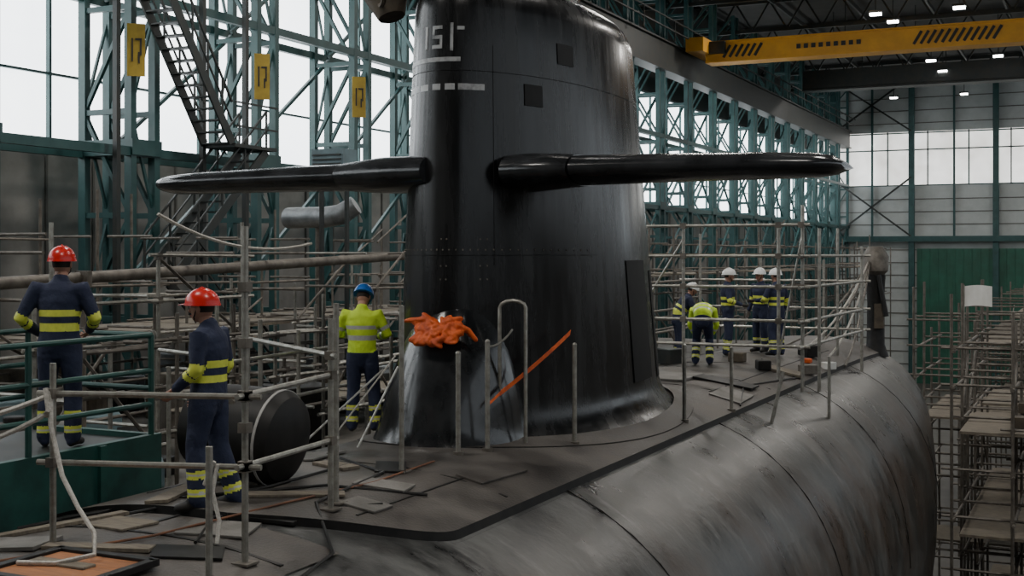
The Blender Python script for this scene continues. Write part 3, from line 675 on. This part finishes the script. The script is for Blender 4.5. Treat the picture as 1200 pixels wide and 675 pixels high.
# ------------------------------------------------------------------ people
h=B()
h.loft([((0,0,.02),.026,.019),((0,0,-.02),.034,.018),((0,.002,-.06),.042,.017),((0,.004,-.092),.040,.014)],'glove',12,True,(1,0,0),True)
for i,(x,l) in enumerate(((-.031,.068),(-.0105,.078),(.0105,.072),(.031,.056))):
    p0=V((x*.9,.004,-.08));p1=p0+V((x*.1,.008,-l*.5));p2=p1+V((0,.022,-l*.32));p3=p2+V((0,.024,-l*.10))
    h.loft([(p0,.0105,.0105),(p1,.0098,.0098),(p2,.009,.009),(p3,.0075,.0075)],'glove',8,True,None,True)
h.loft([((-.026,.006,-.02),.015,.014),((-.05,.02,-.045),.012,.012),((-.056,.034,-.07),.0105,.0105),((-.05,.045,-.09),.009,.009)],'glove',8,True,None,True)
handmesh=bake(h,.0042,1)
handmesh.name='hand'
def person(loc,yaw,P,helm,jacket='navy',hand='glove',trouser='navy',sc=1.0):
    root=empty('construction_worker',loc); root.rotation_euler=(0,0,math.radians(yaw)); root.scale=(sc,)*3
    D=dict(pel=(0,0,.94),waist=(0,0,1.08),chest=(0,0,1.28),neck=(0,-.01,1.46),head=(0,.03,1.62),
      shL=(-.185,-.005,1.405),shR=(.185,-.005,1.405),elL=(-.27,-.03,1.13),elR=(.27,-.03,1.13),wrL=(-.27,.07,.89),wrR=(.27,.07,.89),
      hiL=(-.09,0,.90),hiR=(.09,0,.90),knL=(-.11,.02,.50),knR=(.11,.02,.50),anL=(-.12,-.02,.10),anR=(.12,-.02,.10),toL=(-.14,.13,.04),toR=(.14,.13,.04))
    D.update(P); D={k:V(v) for k,v in D.items()}
    b=B(); ax=(1,0,0)
    up=(D['chest']-D['waist']).normalized()
    b.loft([(D['pel']-up*.10,.13,.11),(D['pel'],.172,.14),(D['waist'],.168,.135),(D['chest'],.198,.15),(D['chest'].lerp(D['neck'],.55),.195,.13),(D['chest'].lerp(D['neck'],.85),.13,.10),(D['neck'],.078,.078)],'navy',20,True,ax,True)
    for s in'LR':
        b.loft([(D['sh'+s].lerp(D['chest'],.25),.075,.08),(D['sh'+s],.078,.082),(D['sh'+s].lerp(D['el'+s],.5),.064,.068),(D['el'+s],.056,.058),(D['el'+s].lerp(D['wr'+s],.4),.054,.056),(D['wr'+s],.042,.044)],'navy',14,True,None,True)
        b.loft([(D['hi'+s]+V((0,0,.04)),.10,.11),(D['hi'+s].lerp(D['kn'+s],.25),.10,.112),(D['hi'+s].lerp(D['kn'+s],.65),.086,.094),(D['kn'+s],.077,.083),(D['kn'+s].lerp(D['an'+s],.35),.078,.084),(D['kn'+s].lerp(D['an'+s],.8),.074,.078),(D['an'+s],.074,.082)],'navy',14,True,ax,True)
        b.loft([(D['an'+s]+V((0,0,.04)),.052,.055),(D['an'+s]-V((0,0,.03)),.05,.055)],'navy',12,True,ax,True)
        f=(D['to'+s]-D['an'+s]); heel=D['an'+s]-V((0,0,.045))-V((f.x,f.y,0))*.3; toe=D['to'+s]
        b.loft([(heel,.038,.045),(heel.lerp(toe,.5)+V((0,0,.012)),.046,.05),(toe,.045,.036)],'navy',12,True,None,True)
    me=bake(b,.0145,3)
    keys=['navy','hivis','band','silver','boot']
    for k in keys: me.materials.append(M[k])
    segs=[('t',D['pel'],D['waist'],.15,0,.27),('t',D['waist'],D['chest'],.16,.27,.65),('t',D['chest'],D['neck'],.16,.65,1)]
    for s in'LR': segs+=[('u',D['sh'+s],D['el'+s],.065,0,1),('f',D['el'+s],D['wr'+s],.05,0,1),('h',D['hi'+s],D['kn'+s],.09,0,1),('s',D['kn'+s],D['an'+s],.07,0,1),('b',D['an'+s]-V((0,0,.03)),D['to'+s],.055,0,1)]
    for p in me.polygons:
        c=p.center;best=1e9
        for tag,a,e,r,u0,u1 in segs:
            d=e-a; t=max(0,min(1,(c-a).dot(d)/d.length_squared)); dd=(c-a-d*t).length-r
            if dd<best: best=dd;bt=(tag,u0+(u1-u0)*t)
        tg,t=bt; k=0
        top=tg in'tuf'
        if top and jacket=='hivis': k=1
        if not top and trouser=='hivis': k=1
        if tg=='t':
            if jacket=='navy' and (.18<t<.28 or .39<t<.49): k=2
            if jacket=='hivis' and (.30<t<.40 or .55<t<.62): k=3
            if jacket=='hivis' and t<.02: k=0
        if tg=='u':
            if jacket=='navy' and t>.86: k=2
            if jacket=='hivis' and .6<t<.75: k=3
        if tg=='f':
            if jacket=='navy' and (t<.02 or .22<t<.42): k=2
            if jacket=='hivis' and (t>.8): k=0
            if jacket=='hivis' and .3<t<.45: k=3
        if tg=='s' and (.46<t<.60 or .78<t<.93): k=2
        if tg=='s' and (.51<t<.55 or .84<t<.88): k=3
        if tg=='b' and c.z<.125*1: k=4
        p.material_index=k
    o=bpy.data.objects.new('body',me); bpy.context.collection.objects.link(o); o.parent=root
    hd=D['head']; dirn=(hd-D['neck']).normalized(); q=V((0,0,1)).rotation_difference(dirn).to_matrix()
    tilt=P.get('_q'); 
    if tilt is not None: q=Matrix.Rotation(math.radians(tilt[2]),3,'Z')@Matrix.Rotation(math.radians(tilt[0]),3,'X')
    else: q=q if dirn.z<.9 else Matrix.Identity(3)
    b=B(); L=lambda x,y,z: hd+q@V((x,y,z))
    b.ell(hd,(.074,.092,.108),'skin',20,14,q); b.ell(L(0,.035,-.055),(.052,.05,.058),'skin',14,10,q)
    b.loft([(D['neck']-dirn*.03,.058,.058),(L(0,-.01,-.05),.055,.055)],'skin',14)
    b.loft([(L(0,.088,.012),.009,.008),(L(0,.104,-.018),.013,.012),(L(0,.098,-.03),.016,.010)],'skin',8,True,None,True)
    for s in(-1,1):
        b.ell(L(s*.076,-.002,-.005),(.010,.020,.032),'skin',8,6,q); b.ell(L(s*.03,.083,.01),(.012,.008,.008),'paper',8,6,q); b.ell(L(s*.03,.0895,.01),(.005,.004,.005),'eye',6,5,q); b.box(L(s*.03,.09,.028),(.03,.008,.006),'hair',q)
    b.box(L(0,.086,-.058),(.042,.01,.008),'red',q)
    b.ell(L(0,-.018,.012),(.078,.086,.092),'hair',18,12,q,-.45,.9)
    b.done('head',root,True,60)
    b=B(); c=L(0,-.005,.035)
    b.ell(c,(.118,.142,.128),helm,26,10,q,-.02,1)
    b.loft([(c+q@V((0,0,-.012)),.124,.150),(c+q@V((0,0,.006)),.121,.146)],helm,26,True,q@V((1,0,0)))
    b.loft([(L(0,.10,.035),.075,.006),(L(0,.16,.030),.066,.005),(L(0,.185,.024),.04,.004)],helm,14,True,q@V((1,0,0)))
    for x in(-.035,0,.035): b.loft([(L(x,.10,.115-abs(x)*.3),.008,.008),(L(x,.0,.166-abs(x)*.3),.009,.009),(L(x,-.105,.115-abs(x)*.3),.008,.008)],helm,6,True,None,True)
    b.loft([(L(-.075,.0,.03),.006,.006),(L(-.062,.04,-.07),.005,.005),(L(0,.055,-.118),.005,.005),(L(.062,.04,-.07),.005,.005),(L(.075,0,.03),.006,.006)],'eye',6)
    b.done('helmet',root,True,50)
    for s,sg in(('L',-1),('R',1)):
        m=handmesh.copy(); m.materials.clear(); m.materials.append(M[hand])
        ho=bpy.data.objects.new('hand_left' if s=='L' else 'hand_right',m); bpy.context.collection.objects.link(ho); ho.parent=root
        d=(D['wr'+s]-D['el'+s]).normalized(); ho.location=D['wr'+s]+d*.035
        z=-d; x=V((1,0,0)); x=(x-z*x.dot(z)).normalized(); y=z.cross(x)
        R=Matrix((x,y,z)).transposed().to_4x4()
        inward=Matrix.Rotation(math.radians(90*sg*.6),4,'Z')
        ho.rotation_euler=(R@inward).to_euler(); ho.scale=(sg,1,1)
    return root
person((-8.68,8.52,.35),28,dict(elL=(-.33,-.04,1.13),elR=(.31,.0,1.13),wrL=(-.24,.17,1.0),wrR=(.2,.2,1.02),chest=(0,.02,1.28),neck=(0,.03,1.46),head=(0,.07,1.61),
   toL=(-.16,.12,.04)),'red',hand='skin',sc=1.05)
person((-6.65,8.15,.02),104,dict(elL=(-.23,.0,1.13),elR=(.24,-.05,1.13),wrL=(-.2,.18,.98),wrR=(.22,.12,.92),neck=(0,.0,1.46),head=(0,.06,1.60),
   knL=(-.11,.06,.52),anL=(-.14,.03,.10),toL=(-.17,.18,.04),knR=(.12,-.03,.5),anR=(.14,-.16,.10),toR=(.18,-.02,.04)),'red',hand='skin',sc=1.04)
person((-7.92,12.5,.02),18,dict(elL=(-.31,.03,1.16),elR=(.30,.03,1.16),wrL=(-.14,.26,1.14),wrR=(.14,.26,1.12),head=(0,.07,1.60),anL=(-.12,-.02,.10),anR=(.15,.06,.10),toR=(.22,.2,.04),knR=(.13,.07,.5)),'blue','hivis')
zz=.07
person((-6.85,24.6,zz),-70,dict(wrR=(.2,.25,1.05),elR=(.28,.02,1.12)),'white')
person((-6.45,25.7,zz),150,dict(wrL=(-.15,.28,1.1)),'white')
person((-5.95,25.0,zz),60,dict(elL=(-.28,.06,1.15),wrL=(-.12,.28,1.1)),'white')
bend=dict(pel=(0,-.12,.84),waist=(0,-.02,.94),chest=(0,.18,1.02),neck=(0,.36,1.03),head=(0,.50,.98),shL=(-.185,.30,1.0),shR=(.185,.30,1.0),elL=(-.25,.38,.72),elR=(.25,.38,.72),wrL=(-.15,.50,.52),wrR=(.15,.5,.52),
  hiL=(-.09,-.12,.80),hiR=(.09,-.12,.80),knL=(-.12,.10,.48),knR=(.12,.10,.48),anL=(-.13,-.08,.10),anR=(.13,-.08,.10),toL=(-.15,.08,.04),toR=(.15,.08,.04),_q=(-55,0,0))
person((-6.7,22.35,zz),15,bend,'hivis','hivis')
lean=dict(chest=(0,.12,1.24),neck=(0,.20,1.40),head=(0,.28,1.53),shL=(-.185,.17,1.35),shR=(.185,.17,1.35),elL=(-.25,.28,1.1),elR=(.25,.28,1.1),wrL=(-.15,.45,1.0),wrR=(.15,.45,1.0),_q=(-20,0,0))
person((-7.75,24.2,zz-.15),-60,lean,'white','navy',sc=.97)
bpy.context.view_layer.update()

# ------------------------------------------------------------------ light
w=bpy.data.worlds.new('world'); bpy.context.scene.world=w; w.use_nodes=True
w.node_tree.nodes['Background'].inputs[0].default_value=(.75,.85,1,1); w.node_tree.nodes['Background'].inputs[1].default_value=.3
def area(loc,size,p,rot=(0,0,0),col=(1,1,1),sy=None):
    l=bpy.data.lights.new('hall_lamp','AREA'); l.energy=p; l.size=size; l.color=col
    if sy: l.shape='RECTANGLE'; l.size_y=sy
    o=bpy.data.objects.new('hall_lamp',l); o.location=loc; o.rotation_euler=rot; bpy.context.collection.objects.link(o)
for Y in(4,20,40,62,88):
    for X in(-12,0): area((X,Y,14.5),3,1000 if Y>50 else 780,(0,0,0),(1,.95,.88),1.2)
cam=bpy.data.cameras.new('camera'); co=bpy.data.objects.new('camera',cam); bpy.context.collection.objects.link(co)
co.location=(0,0,2.13); co.rotation_euler=(math.radians(90),0,math.radians(25.45))
cam.lens=43.5; cam.sensor_width=36; cam.shift_y=-.0329; cam.clip_end=500
bpy.context.scene.camera=co
